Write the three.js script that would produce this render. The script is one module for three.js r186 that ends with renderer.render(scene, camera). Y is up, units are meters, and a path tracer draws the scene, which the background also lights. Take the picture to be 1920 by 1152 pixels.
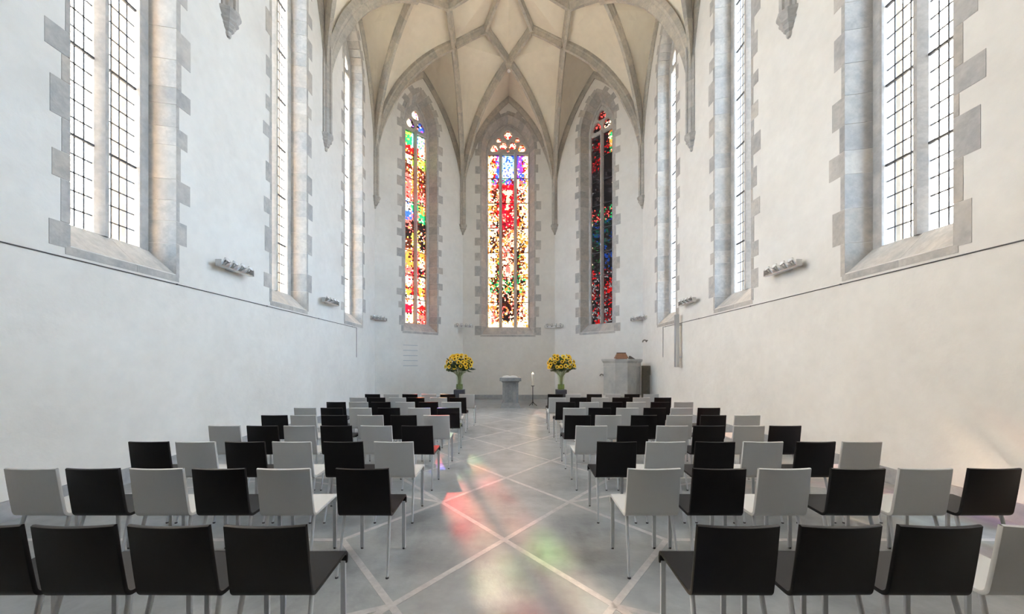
import * as THREE from 'three';
import { mergeGeometries } from 'three/addons/utils/BufferGeometryUtils.js';
import { RoundedBoxGeometry } from 'three/addons/geometries/RoundedBoxGeometry.js';

// ---------------------------------------------------------------- camera, sky, sun, exposure
const scene = new THREE.Scene();
const FOCAL = 728, PX = 954, PY = 684, EYE = 1.57;              // focal length and horizon of the 1920 x 1152 frame
const camera = new THREE.PerspectiveCamera(2 * Math.atan(576 / FOCAL) * 180 / Math.PI, 1920 / 1152, 0.05, 300);
camera.position.set(0, EYE, 0);
camera.lookAt(0, EYE, -10);
camera.setViewOffset(1920, 1152, 960 - PX, 576 - PY, 1920, 1152);   // shift lens: the horizon lies below the middle
camera.updateProjectionMatrix();

const renderer = new THREE.WebGLRenderer({ antialias: true });
renderer.toneMapping = THREE.LinearToneMapping;
renderer.toneMappingExposure = 3.2;
renderer.shadowMap.enabled = true;
renderer.shadowMap.type = THREE.PCFSoftShadowMap;

const SUN_AZ = 17 * Math.PI / 180, SUN_EL = 36 * Math.PI / 180;
const sunDir = new THREE.Vector3(-Math.sin(SUN_AZ) * Math.cos(SUN_EL), Math.sin(SUN_EL), -Math.cos(SUN_AZ) * Math.cos(SUN_EL));
{ // hazy sky: warm white towards the sun, bluer away from it
  const W = 512, H = 256, data = new Float32Array(W * H * 4);
  for (let r = 0; r < H; r++) for (let c = 0; c < W; c++) {
    const up = ((r + 0.5) / H - 0.5) * Math.PI, ro = ((c + 0.5) / W - 0.5) * 2 * Math.PI;
    const d = Math.cos(ro) * Math.cos(up) * sunDir.x + Math.sin(up) * sunDir.y + Math.sin(ro) * Math.cos(up) * sunDir.z;
    const m = THREE.MathUtils.smoothstep(d, -0.1, 0.55), halo = Math.exp((d - 1) * 14) * 1.5;
    const k = 6.5, i = (r * W + c) * 4;
    data[i] = k * (0.66 + 0.50 * m + halo);
    data[i + 1] = k * (0.965 + 0.05 * m + halo * 0.95);
    data[i + 2] = k * (1.33 - 0.46 * m + halo * 0.85);
    data[i + 3] = 1;
  }
  const t = new THREE.DataTexture(data, W, H, THREE.RGBAFormat, THREE.FloatType);
  t.mapping = THREE.EquirectangularReflectionMapping; t.magFilter = THREE.LinearFilter; t.needsUpdate = true;
  scene.background = t; scene.environment = t;
}
const sun = new THREE.DirectionalLight(new THREE.Color(1.0, 0.93, 0.82), 105);
sun.position.copy(sunDir).multiplyScalar(60).add(new THREE.Vector3(0, 0, -9)); sun.target.position.set(0, 0, -9);
sun.castShadow = true; sun.shadow.radius = 1.4; sun.shadow.mapSize.set(4096, 4096);
Object.assign(sun.shadow.camera, { left: -25, right: 25, top: 25, bottom: -25, near: 1, far: 140 });
scene.add(sun, sun.target);

// ---------------------------------------------------------------- random numbers, noise, textures
function rng(seed) { return () => { seed = (seed + 0x6d2b79f5) | 0; let t = Math.imul(seed ^ (seed >>> 15), 1 | seed); t = (t + Math.imul(t ^ (t >>> 7), 61 | t)) ^ t; return ((t ^ (t >>> 14)) >>> 0) / 4294967296; }; }
const clamp = THREE.MathUtils.clamp, sstep = (a, b, x) => THREE.MathUtils.smoothstep(x, a, b), lerp = THREE.MathUtils.lerp;
function noiseTile(seed, n) { const r = rng(seed), g = new Float32Array(n * n); for (let i = 0; i < g.length; i++) g[i] = r(); return (x, y) => { // periodic value noise, period n
  const xi = Math.floor(x), yi = Math.floor(y), fx = x - xi, fy = y - yi, u = fx * fx * (3 - 2 * fx), v = fy * fy * (3 - 2 * fy), w = (a, b) => g[((b % n + n) % n) * n + ((a % n + n) % n)];
  return lerp(lerp(w(xi, yi), w(xi + 1, yi), u), lerp(w(xi, yi + 1), w(xi + 1, yi + 1), u), v); }; }
function fbm(seed, base, oct) { const ns = []; for (let i = 0; i < oct; i++) ns.push(noiseTile(seed + i * 17, base << i)); return (u, v) => { let s = 0, a = 0.5, t = 0; for (let i = 0; i < oct; i++) { s += a * ns[i](u * (base << i), v * (base << i)); t += a; a *= 0.55; } return s / t; }; }
function tex(size, f, srgb = true, h = size) { const d = new Uint8Array(size * h * 4); for (let y = 0; y < h; y++) for (let x = 0; x < size; x++) { const c = f((x + 0.5) / size, (y + 0.5) / h), i = (y * size + x) * 4; d[i] = clamp(c[0], 0, 1) * 255; d[i + 1] = clamp(c[1], 0, 1) * 255; d[i + 2] = clamp(c[2], 0, 1) * 255; d[i + 3] = 255; }
  const t = new THREE.DataTexture(d, size, h); t.wrapS = t.wrapT = THREE.RepeatWrapping; t.magFilter = THREE.LinearFilter; t.minFilter = THREE.LinearMipmapLinearFilter; t.generateMipmaps = true; if (srgb) t.colorSpace = THREE.SRGBColorSpace; t.needsUpdate = true; return t; }

const nA = fbm(11, 4, 6), nB = fbm(23, 8, 6), nC = fbm(37, 32, 4), nD = fbm(51, 3, 5);
const plasterMap = tex(1024, (u, v) => { const a = nA(u, v) - 0.5, b = nC(u, v) - 0.5, k = 0.955 + 0.07 * a + 0.035 * b; return [k, k * (0.998 + 0.01 * a), k * (0.992 + 0.02 * a)]; });
const plasterBump = tex(1024, (u, v) => { const k = 0.5 + 0.55 * (nC(u, v) - 0.5) + 0.35 * (nB(v, u) - 0.5); return [k, k, k]; }, false);
const stoneMap = tex(512, (u, v) => { const a = nB(u, v) - 0.5, b = nC(u, v) - 0.5, k = 0.93 + 0.2 * a + 0.12 * b; return [k, k * (1 - 0.03 * a), k * (1 - 0.07 * a)]; });
const stoneBump = tex(512, (u, v) => { const k = nC(u, v); return [k, k, k]; }, false);
const grainFine = fbm(91, 64, 3);
const floorMap = tex(2048, (u, v) => { // trowelled concrete: cloudy tones, dark smears, speckle
  const a = nD(u, v), b = nB(u * 1, v * 3), c = nC(u, v), g = grainFine(u, v), smear = sstep(0.42, 0.8, nB(u * 3, v)) * sstep(0.35, 0.75, nA(v, u));
  const k = 0.82 + 0.16 * (a - 0.5) + 0.14 * (b - 0.5) + 0.1 * (c - 0.5) + 0.07 * (g - 0.5) - 0.12 * smear; return [k, k * 0.997, k * 0.985]; });
const floorRough = tex(512, (u, v) => { const k = 0.34 + 0.1 * (nB(u, v) - 0.5) + 0.06 * (nC(u, v) - 0.5); return [k, k, k]; }, false);
const rep = (t, s) => { const c = t.clone(); c.repeat.set(1 / s, 1 / s); c.needsUpdate = true; return c; };

const lin = (r, g, b) => new THREE.Color().setRGB(r, g, b);
const std = (o) => new THREE.MeshStandardMaterial(o), phys = (o) => new THREE.MeshPhysicalMaterial(o);
const M = {};
M.plaster = std({ color: lin(0.845, 0.825, 0.78), map: rep(plasterMap, 3.7), bumpMap: rep(plasterBump, 2.3), bumpScale: 0.004, roughness: 0.92 });
M.sandstone = std({ color: lin(0.32, 0.225, 0.135), map: rep(stoneMap, 1.7), roughness: 0.95 });
M.masonry = std({ color: lin(0.19, 0.15, 0.105), map: rep(stoneMap, 1.9), roughness: 0.95 });
M.vault = std({ color: lin(0.88, 0.81, 0.685), map: rep(plasterMap, 4.3), bumpMap: rep(plasterBump, 3.1), bumpScale: 0.004, roughness: 0.93 });
const stoneTones = [[0.57, 0.55, 0.515], [0.52, 0.505, 0.475], [0.56, 0.52, 0.465], [0.545, 0.53, 0.505], [0.495, 0.48, 0.455], [0.60, 0.57, 0.525]];
M.stones = stoneTones.map((c, i) => std({ color: lin(...c), map: rep(stoneMap, 1.1 + 0.17 * i), bumpMap: rep(stoneBump, 1.3), bumpScale: 0.003, roughness: 0.88 }));
M.ribs = [[0.58, 0.54, 0.465], [0.54, 0.505, 0.44], [0.60, 0.55, 0.47], [0.52, 0.49, 0.435]].map((c, i) => std({ color: lin(...c), map: rep(stoneMap, 0.9 + 0.2 * i), bumpMap: rep(stoneBump, 1.0), bumpScale: 0.003, roughness: 0.9 }));
M.mortar = std({ color: lin(0.74, 0.71, 0.66), roughness: 0.95 });
M.floor = std({ color: lin(0.52, 0.56, 0.59), map: rep(floorMap, 5.2), roughness: 1, roughnessMap: rep(floorRough, 3.1), bumpMap: rep(stoneBump, 0.7), bumpScale: 0.001 });
M.strip = std({ color: lin(0.57, 0.565, 0.56), map: rep(stoneMap, 0.8), roughness: 1, roughnessMap: rep(floorRough, 3.1) });
M.skirting = std({ color: lin(0.44, 0.445, 0.45), map: rep(stoneMap, 1.7), roughness: 0.8 });
M.roof = std({ color: lin(0.3, 0.2, 0.15), roughness: 0.9 });
M.iron = std({ color: lin(0.06, 0.06, 0.065), roughness: 0.55, metalness: 0.4 });
M.lead = std({ color: lin(0.16, 0.16, 0.165), roughness: 0.6, metalness: 0.3 });
M.clear = phys({ color: lin(0.97, 0.975, 0.97), roughness: 0.03, transmission: 1, thickness: 0, ior: 1.5 });
M.black = phys({ color: lin(0.0035, 0.0035, 0.0045), roughness: 0.42, specularIntensity: 0.55 });
M.grey = phys({ color: lin(0.55, 0.555, 0.54), roughness: 0.5, specularIntensity: 0.8 });
M.leg = std({ color: lin(0.58, 0.60, 0.62), roughness: 0.38, metalness: 0.35 });
M.glide = std({ color: lin(0.05, 0.05, 0.05), roughness: 0.6 });
M.altar = std({ color: lin(0.30, 0.315, 0.325), map: rep(stoneMap, 0.9), bumpMap: rep(stoneBump, 0.8), bumpScale: 0.003, roughness: 0.85 });
M.pulpit = std({ color: lin(0.46, 0.46, 0.44), map: rep(stoneMap, 3.1), bumpMap: rep(stoneBump, 1.9), bumpScale: 0.001, roughness: 0.85 });
M.oldStone = std({ color: lin(0.25, 0.23, 0.19), map: rep(stoneMap, 0.7), bumpMap: rep(stoneBump, 0.8), bumpScale: 0.003, roughness: 0.9 });
M.wood = std({ color: lin(0.36, 0.15, 0.06), roughness: 0.45, map: rep(tex(256, (u, v) => { const k = 0.8 + 0.35 * (nB(u * 1, v * 6) - 0.5) + 0.1 * Math.sin(v * 90 + 9 * nA(u, v)); return [k, k, k]; }), 0.4) });
M.darkWood = std({ color: lin(0.05, 0.03, 0.02), roughness: 0.5 });
M.plinth = std({ color: lin(0.055, 0.06, 0.075), roughness: 0.6 });
M.vase = phys({ color: lin(0.90, 0.95, 0.86), roughness: 0.04, transmission: 1, thickness: 0, ior: 1.5 });
M.water = phys({ color: lin(0.62, 0.68, 0.38), roughness: 0.05, transmission: 0.85, thickness: 0, ior: 1.33 });
M.petal = phys({ color: lin(0.95, 0.60, 0.02), roughness: 0.7, transmission: 0.15, thickness: 0, side: THREE.DoubleSide });
M.petalPale = phys({ color: lin(0.96, 0.70, 0.06), roughness: 0.7, transmission: 0.15, thickness: 0, side: THREE.DoubleSide });
M.seed = std({ color: lin(0.035, 0.018, 0.01), roughness: 0.95 });
M.leaf = phys({ color: lin(0.06, 0.12, 0.035), roughness: 0.65, transmission: 0.2, thickness: 0, side: THREE.DoubleSide });
M.stem = std({ color: lin(0.38, 0.42, 0.22), roughness: 0.7 });
M.wax = std({ color: lin(0.86, 0.82, 0.72), roughness: 0.6 });
M.paper = std({ color: lin(0.86, 0.85, 0.82), roughness: 0.9 });
M.chrome = std({ color: lin(0.78, 0.78, 0.78), roughness: 0.16, metalness: 1 });
M.steel = std({ color: lin(0.55, 0.55, 0.54), roughness: 0.3, metalness: 0.8 });
M.bulbGlass = phys({ color: lin(0.96, 0.96, 0.95), roughness: 0.25, transmission: 0.15, thickness: 0 });
M.cable = std({ color: lin(0.10, 0.10, 0.10), roughness: 0.6 });
M.speaker = std({ color: lin(0.36, 0.37, 0.38), roughness: 0.45, metalness: 0.3 });
M.speakerSide = std({ color: lin(0.62, 0.60, 0.57), roughness: 0.5 });
M.lettering = std({ color: lin(0.52, 0.54, 0.55), roughness: 0.8 });
M.ground = std({ color: lin(0.14, 0.13, 0.11), roughness: 0.95 });

// ---------------------------------------------------------------- helpers
const taken = new Map();
function numbered(n) { const k = taken.get(n) ?? 0; taken.set(n, k + 1); return k ? `${n}_${String(k).padStart(3, '0')}` : n; }
const lit = (m) => { m.castShadow = true; m.receiveShadow = true; return m; };
function mesh(name, geo, mat, parent) { const m = lit(new THREE.Mesh(geo, mat)); m.name = name; parent.add(m); return m; }
function thing(name, label, category, pos = [0, 0, 0], turn = 0, group) { const g = new THREE.Group(); g.name = numbered(name); g.position.set(...pos); g.rotation.y = turn; g.userData = { label, category }; if (group) g.userData.group = group; scene.add(g); return g; }
function setting(name, label, category, pos = [0, 0, 0], turn = 0) { const g = new THREE.Group(); g.name = name; g.position.set(...pos); g.rotation.y = turn; g.userData = { label, category, kind: 'structure' }; scene.add(g); return g; }
const V = (x, y, z) => new THREE.Vector3(x, y, z);
function boxUV(g) { // uv in metres from each face's own direction
  if (g.index) g = g.toNonIndexed();
  const p = g.attributes.position, uv = new Float32Array(p.count * 2), a = V(), b = V(), c = V(), n = V();
  for (let i = 0; i < p.count; i += 3) { a.fromBufferAttribute(p, i); b.fromBufferAttribute(p, i + 1); c.fromBufferAttribute(p, i + 2); n.copy(b).sub(a).cross(c.clone().sub(a));
    const ax = Math.abs(n.x), ay = Math.abs(n.y), az = Math.abs(n.z);
    [a, b, c].forEach((v, k) => { const o = (i + k) * 2; if (ay >= ax && ay >= az) { uv[o] = v.x; uv[o + 1] = v.z; } else if (ax >= az) { uv[o] = v.z; uv[o + 1] = v.y; } else { uv[o] = v.x; uv[o + 1] = v.y; } }); }
  g.setAttribute('uv', new THREE.BufferAttribute(uv, 2)); return g;
}
function shiftUV(g, du, dv) { const u = g.attributes.uv; for (let i = 0; i < u.count; i++) u.setXY(i, u.getX(i) + du, u.getY(i) + dv); return g; }
function box(w, h, d, x = 0, y = 0, z = 0) { return boxUV(new THREE.BoxGeometry(w, h, d).translate(x, y, z)); }
function hexa(lo, hi) { // lo, hi: four corners each, in the same turn
  const P = [...lo, ...hi], F = [[0, 1, 2, 3], [7, 6, 5, 4], [0, 4, 5, 1], [1, 5, 6, 2], [2, 6, 7, 3], [3, 7, 4, 0]], pos = [];
  const cen = V(); P.forEach((p) => cen.add(V(...p))); cen.multiplyScalar(1 / 8);
  for (const f of F) { const q = f.map((i) => V(...P[i])), n = q[1].clone().sub(q[0]).cross(q[2].clone().sub(q[0])), m = q[0].clone().add(q[2]).multiplyScalar(0.5).sub(cen); if (n.dot(m) < 0) q.reverse(); for (const i of [0, 1, 2, 0, 2, 3]) pos.push(q[i].x, q[i].y, q[i].z); }
  const g = new THREE.BufferGeometry(); g.setAttribute('position', new THREE.Float32BufferAttribute(pos, 3)); g.computeVertexNormals(); return boxUV(g);
}
function tube(pts, r, seg = 8, n) { return new THREE.TubeGeometry(new THREE.CatmullRomCurve3(pts.map((p) => V(...p))), n ?? pts.length * 4, r, seg, false); }
function rod(a, b, r0, r1 = r0, seg = 10) { const A = V(...a), B = V(...b), d = B.clone().sub(A), g = new THREE.CylinderGeometry(r1, r0, d.length(), seg); g.applyQuaternion(new THREE.Quaternion().setFromUnitVectors(V(0, 1, 0), d.clone().normalize())); const m = A.add(B).multiplyScalar(0.5); return g.translate(m.x, m.y, m.z); }
const merge = (list) => mergeGeometries(list.map((g) => { const q = g.index ? g.toNonIndexed() : g; if (!q.attributes.uv) boxUV(q); for (const k of Object.keys(q.attributes)) if (!['position', 'normal', 'uv'].includes(k)) q.deleteAttribute(k); return q; }));

// ---------------------------------------------------------------- plan (metres; z is negative towards the apse)
const W = 5.05, ZB = 17.6, S2 = 2.09, ZA = 14.63, ZP2 = 10.7, ZP1 = 6.98, ZP0 = 3.2, ZPB = -0.5, ZEND = -2.6, TH = 0.85, TOP = 15.3;
const piers = [ZP2, ZP1, ZP0, ZPB];
const MID = [(ZA + ZP2) / 2, (ZP2 + ZP1) / 2, (ZP1 + ZP0) / 2, (ZP0 + ZPB) / 2];

// ---------------------------------------------------------------- windows
const YS = 11.35, Y0 = 3.3;
function archPts(hw, cx, y0, ys, n = 12) { // outline from the bottom right, over the point, to the bottom left
  const R = hw - cx, th = Math.acos(-cx / R), p = [[hw, y0]];
  for (let i = 0; i <= n; i++) { const t = th * i / n; p.push([cx + R * Math.cos(t), ys + R * Math.sin(t)]); }
  for (let i = n - 1; i >= 0; i--) { const t = th * i / n; p.push([-cx - R * Math.cos(t), ys + R * Math.sin(t)]); }
  p.push([-hw, y0]); return p;
}
const toPath = (pts, P = THREE.Shape) => { const s = new P(); pts.forEach(([x, y], i) => (i ? s.lineTo(x, y) : s.moveTo(x, y))); s.closePath(); return s; };
const foil = (x, y, r, n, k, turn = Math.PI / 2, m = 36) => { const p = []; for (let i = 0; i < m; i++) { const t = i / m * Math.PI * 2, q = r * (1 - k + k * Math.abs(Math.cos(n * (t - turn) / 2))); p.push([x + q * Math.cos(t), y + q * Math.sin(t)]); } return p; };
const KINDS = {
  nave: { b: 0.71, af: 0.63, a: 0.5, rise: 1.4, mull: [0], panels: 7, dep: 0.36 },
  side: { b: 0.8, af: 0.6, a: 0.5, rise: 1.5, mull: [0], panels: 8, dep: 0.36 },
  east: { b: 1.2, af: 1.0, a: 0.93, rise: 1.55, mull: [-0.345, 0.345], panels: 7, dep: 0.36 },
};
for (const k of Object.values(KINDS)) { const R = (k.rise ** 2 + k.b ** 2) / (2 * k.b); k.cx = k.b - R; }
const holeOf = (k, u0) => toPath(archPts(k.b + 0.02, k.cx, 2.94, YS).map(([x, y]) => [x + u0, y]), THREE.Path);

function mosaic(w, h, wm, hm, seed, colorAt, cell = 0.062, leadW = 0.16) { // leaded stained glass: small pieces between dark cames; colorAt(u, v, random, x, y) gives a piece's colour
  const gx = Math.round(wm / cell), gy = Math.round(hm / cell), r = rng(seed), px = [], col = [];
  for (let j = 0; j < gy; j++) for (let i = 0; i < gx; i++) { const x = (i + 0.15 + 0.7 * r()) / gx, y = (j + 0.1 + 0.8 * r()) / gy; px.push([x, y]); col.push(colorAt(x, y, r)); }
  const grain = fbm(seed + 5, 16, 3);
  return tex(w, (u, v) => { const ci = Math.floor(u * gx), cj = Math.floor(v * gy); let d1 = 9, d2 = 9, best = 0;
    for (let j = Math.max(0, cj - 1); j <= Math.min(gy - 1, cj + 1); j++) for (let i = Math.max(0, ci - 1); i <= Math.min(gx - 1, ci + 1); i++) { const q = j * gx + i, dx = (px[q][0] - u) * gx, dy = (px[q][1] - v) * gy, d = Math.hypot(dx, dy); if (d < d1) { d2 = d1; d1 = d; best = q; } else if (d < d2) d2 = d; }
    const l = sstep(leadW * 0.35, leadW, d2 - d1), g = 0.8 + 0.4 * (grain(u, v) - 0.3), c = col[best]; return c.map((x) => x * l * g + 0.02); }, true, h);
}
const pick = (r, list) => list[Math.floor(r() * list.length) % list.length];
const CREAM = [1, 0.93, 0.82], PEACH = [1, 0.78, 0.62], ROSE = [0.95, 0.35, 0.33], RED = [0.72, 0.06, 0.07], CRIMSON = [0.75, 0.03, 0.16], ORANGE = [0.95, 0.5, 0.2], BROWN = [0.28, 0.1, 0.05], DARK = [0.07, 0.04, 0.04], BLUE = [0.15, 0.3, 0.9], CYAN = [0.55, 0.88, 1], VIOLET = [0.5, 0.2, 0.8], GREEN = [0.1, 0.6, 0.35], LIME = [0.55, 0.85, 0.25], YELLOW = [0.95, 0.8, 0.3], WINE = [0.35, 0.03, 0.06], GREY = [0.45, 0.45, 0.48];
const eastGlass = (u, y, r) => { // y = 0 at the foot, 1 at the top of the arch (9.3 m); the lights end at 0.865
  const v = 1 - y / 0.865, e = Math.min(u, 1 - u), c = Math.abs(u - 0.5);
  if (v < 0) return pick(r, [PEACH, CREAM, ROSE, RED, ORANGE, CREAM, PEACH]);
  if (e < 0.075) return pick(r, [CREAM, CREAM, CREAM, PEACH, ORANGE]);
  if (v > 0.955) return pick(r, [CREAM, CREAM, PEACH, CREAM, ORANGE]);
  if (v < 0.15) { if (c < 0.14) return pick(r, [CYAN, CREAM, CYAN, BLUE]); if (u > 0.6 && u < 0.85) return pick(r, [VIOLET, VIOLET, BLUE, PEACH]); if (u > 0.2 && u < 0.4) return pick(r, [BLUE, CYAN, BLUE, VIOLET]); return pick(r, [PEACH, ORANGE, CREAM, BROWN, RED]); }
  if (v < 0.18) return pick(r, [VIOLET, BLUE, WINE, CREAM, GREEN, ROSE]);
  const fig = (c < 0.03 && v > 0.21 && v < 0.33) || (c < 0.12 && Math.abs(v - 0.235 + 0.14 * c) < 0.012);   // pale standing figure with spread arms
  if (v < 0.44) { if (fig) return PEACH; if (c < 0.19) return pick(r, [CRIMSON, CRIMSON, RED, WINE, ROSE, v > 0.3 ? PEACH : RED]); return pick(r, [ORANGE, CREAM, BROWN, DARK, ROSE, PEACH, RED]); }
  if (v < 0.58) return pick(r, c < 0.14 ? [PEACH, CREAM, ORANGE, BROWN, ROSE, PEACH] : [PEACH, BROWN, DARK, ORANGE, CREAM]);
  if (v < 0.72) return pick(r, c < 0.13 ? [CREAM, PEACH, PEACH, ROSE, BROWN] : c < 0.3 ? [DARK, BROWN, GREEN, ORANGE, DARK] : [PEACH, ORANGE, BROWN, CREAM]);
  if (v < 0.8) return pick(r, [GREEN, DARK, DARK, ORANGE, PEACH, BROWN, GREEN]);
  return pick(r, c < 0.27 ? (r() < 0.5 ? [DARK, DARK, BROWN, DARK] : [ORANGE, PEACH, ROSE, DARK]) : [ORANGE, PEACH, CREAM, ROSE, BROWN]);
};
const warmGlass = (u, y, r) => {
  const v = 1 - y / 0.87;
  if (v < 0) return pick(r, v < -0.09 ? [VIOLET, BLUE, RED, ROSE, VIOLET, DARK] : u < 0.5 ? [CREAM, CREAM, CYAN, VIOLET] : [VIOLET, CREAM, DARK, ROSE, BLUE]);
  const e = Math.min(u, 1 - u); if (e < 0.07) return pick(r, [CREAM, CREAM, PEACH, ORANGE]);
  if (v < 0.1) return pick(r, u < 0.5 ? [LIME, LIME, CREAM, GREEN, CREAM] : [CYAN, BLUE, CREAM, PEACH, GREEN]);
  if (v < 0.2) return pick(r, [RED, ORANGE, LIME, CREAM, BROWN, PEACH, DARK]);
  if (v < 0.36) return pick(r, [ROSE, RED, ORANGE, CREAM, PEACH, ROSE, CREAM, BROWN]);
  if (v < 0.46) return pick(r, u < 0.5 ? [BLUE, BLUE, CYAN, CREAM, ROSE, DARK] : [GREEN, GREEN, ROSE, CREAM, DARK, ORANGE]);
  if (v < 0.6) return pick(r, [YELLOW, DARK, BROWN, CREAM, DARK, ROSE]);
  if (v < 0.72) return pick(r, [ROSE, PEACH, DARK, ORANGE, BROWN, CREAM]);
  return pick(r, [ROSE, PEACH, RED, CREAM, ROSE, DARK, ORANGE, CRIMSON]);
};
const NIGHT = [0.03, 0.025, 0.035], UMBER = [0.09, 0.05, 0.05], SMOKE = [0.17, 0.16, 0.18];
const shadedGlass = (u, y, r) => {  // deep colours, painted darker to stand for the weaker light behind this window
  const v = 1 - y / 0.87, e = Math.min(u, 1 - u);
  if (v < 0) return pick(r, u > 0.55 && v > -0.1 ? [PEACH, ROSE, NIGHT, CREAM, UMBER] : [RED, NIGHT, WINE, ROSE, NIGHT]);
  if (e < 0.06 && r() < 0.3) return pick(r, [SMOKE, GREY, CREAM]);
  if (v < 0.13) return pick(r, u > 0.85 ? [PEACH, ORANGE, GREEN] : [RED, NIGHT, UMBER, NIGHT, NIGHT, WINE, SMOKE]);
  if (v < 0.2) return pick(r, u < 0.4 ? [RED, NIGHT, NIGHT, WINE] : [NIGHT, UMBER, NIGHT]);
  if (v < 0.4) return pick(r, [NIGHT, NIGHT, UMBER, SMOKE, NIGHT]);
  if (v < 0.47) return pick(r, [NIGHT, WINE, UMBER, ROSE, NIGHT, GREEN]);
  if (v < 0.6) return pick(r, [NIGHT, [0.03, 0.25, 0.22], [0.05, 0.18, 0.5], NIGHT, UMBER, SMOKE]);
  if (v < 0.72) return pick(r, u > 0.5 ? [[0.05, 0.2, 0.55], NIGHT, SMOKE, NIGHT] : [NIGHT, [0.05, 0.35, 0.12], NIGHT, SMOKE, UMBER]);
  if (v < 0.86) return pick(r, [NIGHT, RED, WINE, UMBER, SMOKE, NIGHT, GREY]);
  return pick(r, [NIGHT, WINE, SMOKE, UMBER, GREY, RED]);
};
const glassMat = (map, k) => phys({ color: lin(k, k, k), map, roughness: 0.8, transmission: 1, thickness: 0, ior: 1.3 });
const zoned = (f, nx, ny, p, seed) => { const r0 = rng(seed), t = []; for (let j = 0; j < ny; j++) for (let i = 0; i < nx; i++) t.push(f((i + 0.5) / nx, (j + 0.5) / ny, r0)); return (u, y, r) => { const c = f(u, y, r); return r() < p ? t[Math.min(ny - 1, Math.floor(y * ny)) * nx + Math.min(nx - 1, Math.floor(u * nx))] : c; }; };  // neighbouring pieces often share a colour
const HGL = 9.35;  // height that a stained-glass map covers
const stained = {
  east: glassMat(mosaic(384, 1920, 1.9, HGL, 301, zoned(eastGlass, 9, 38, 0.4, 311)), 0.072),
  warm: glassMat(mosaic(208, 1920, 1.04, HGL, 302, zoned(warmGlass, 3, 24, 0.66, 312)), 0.1),
  dim: glassMat(mosaic(208, 1920, 1.04, HGL, 303, zoned(shadedGlass, 5, 45, 0.45, 313)), 0.12),
};
for (const m of Object.values(stained)) { m.map.wrapS = m.map.wrapT = THREE.ClampToEdgeWrapping; }

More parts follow.
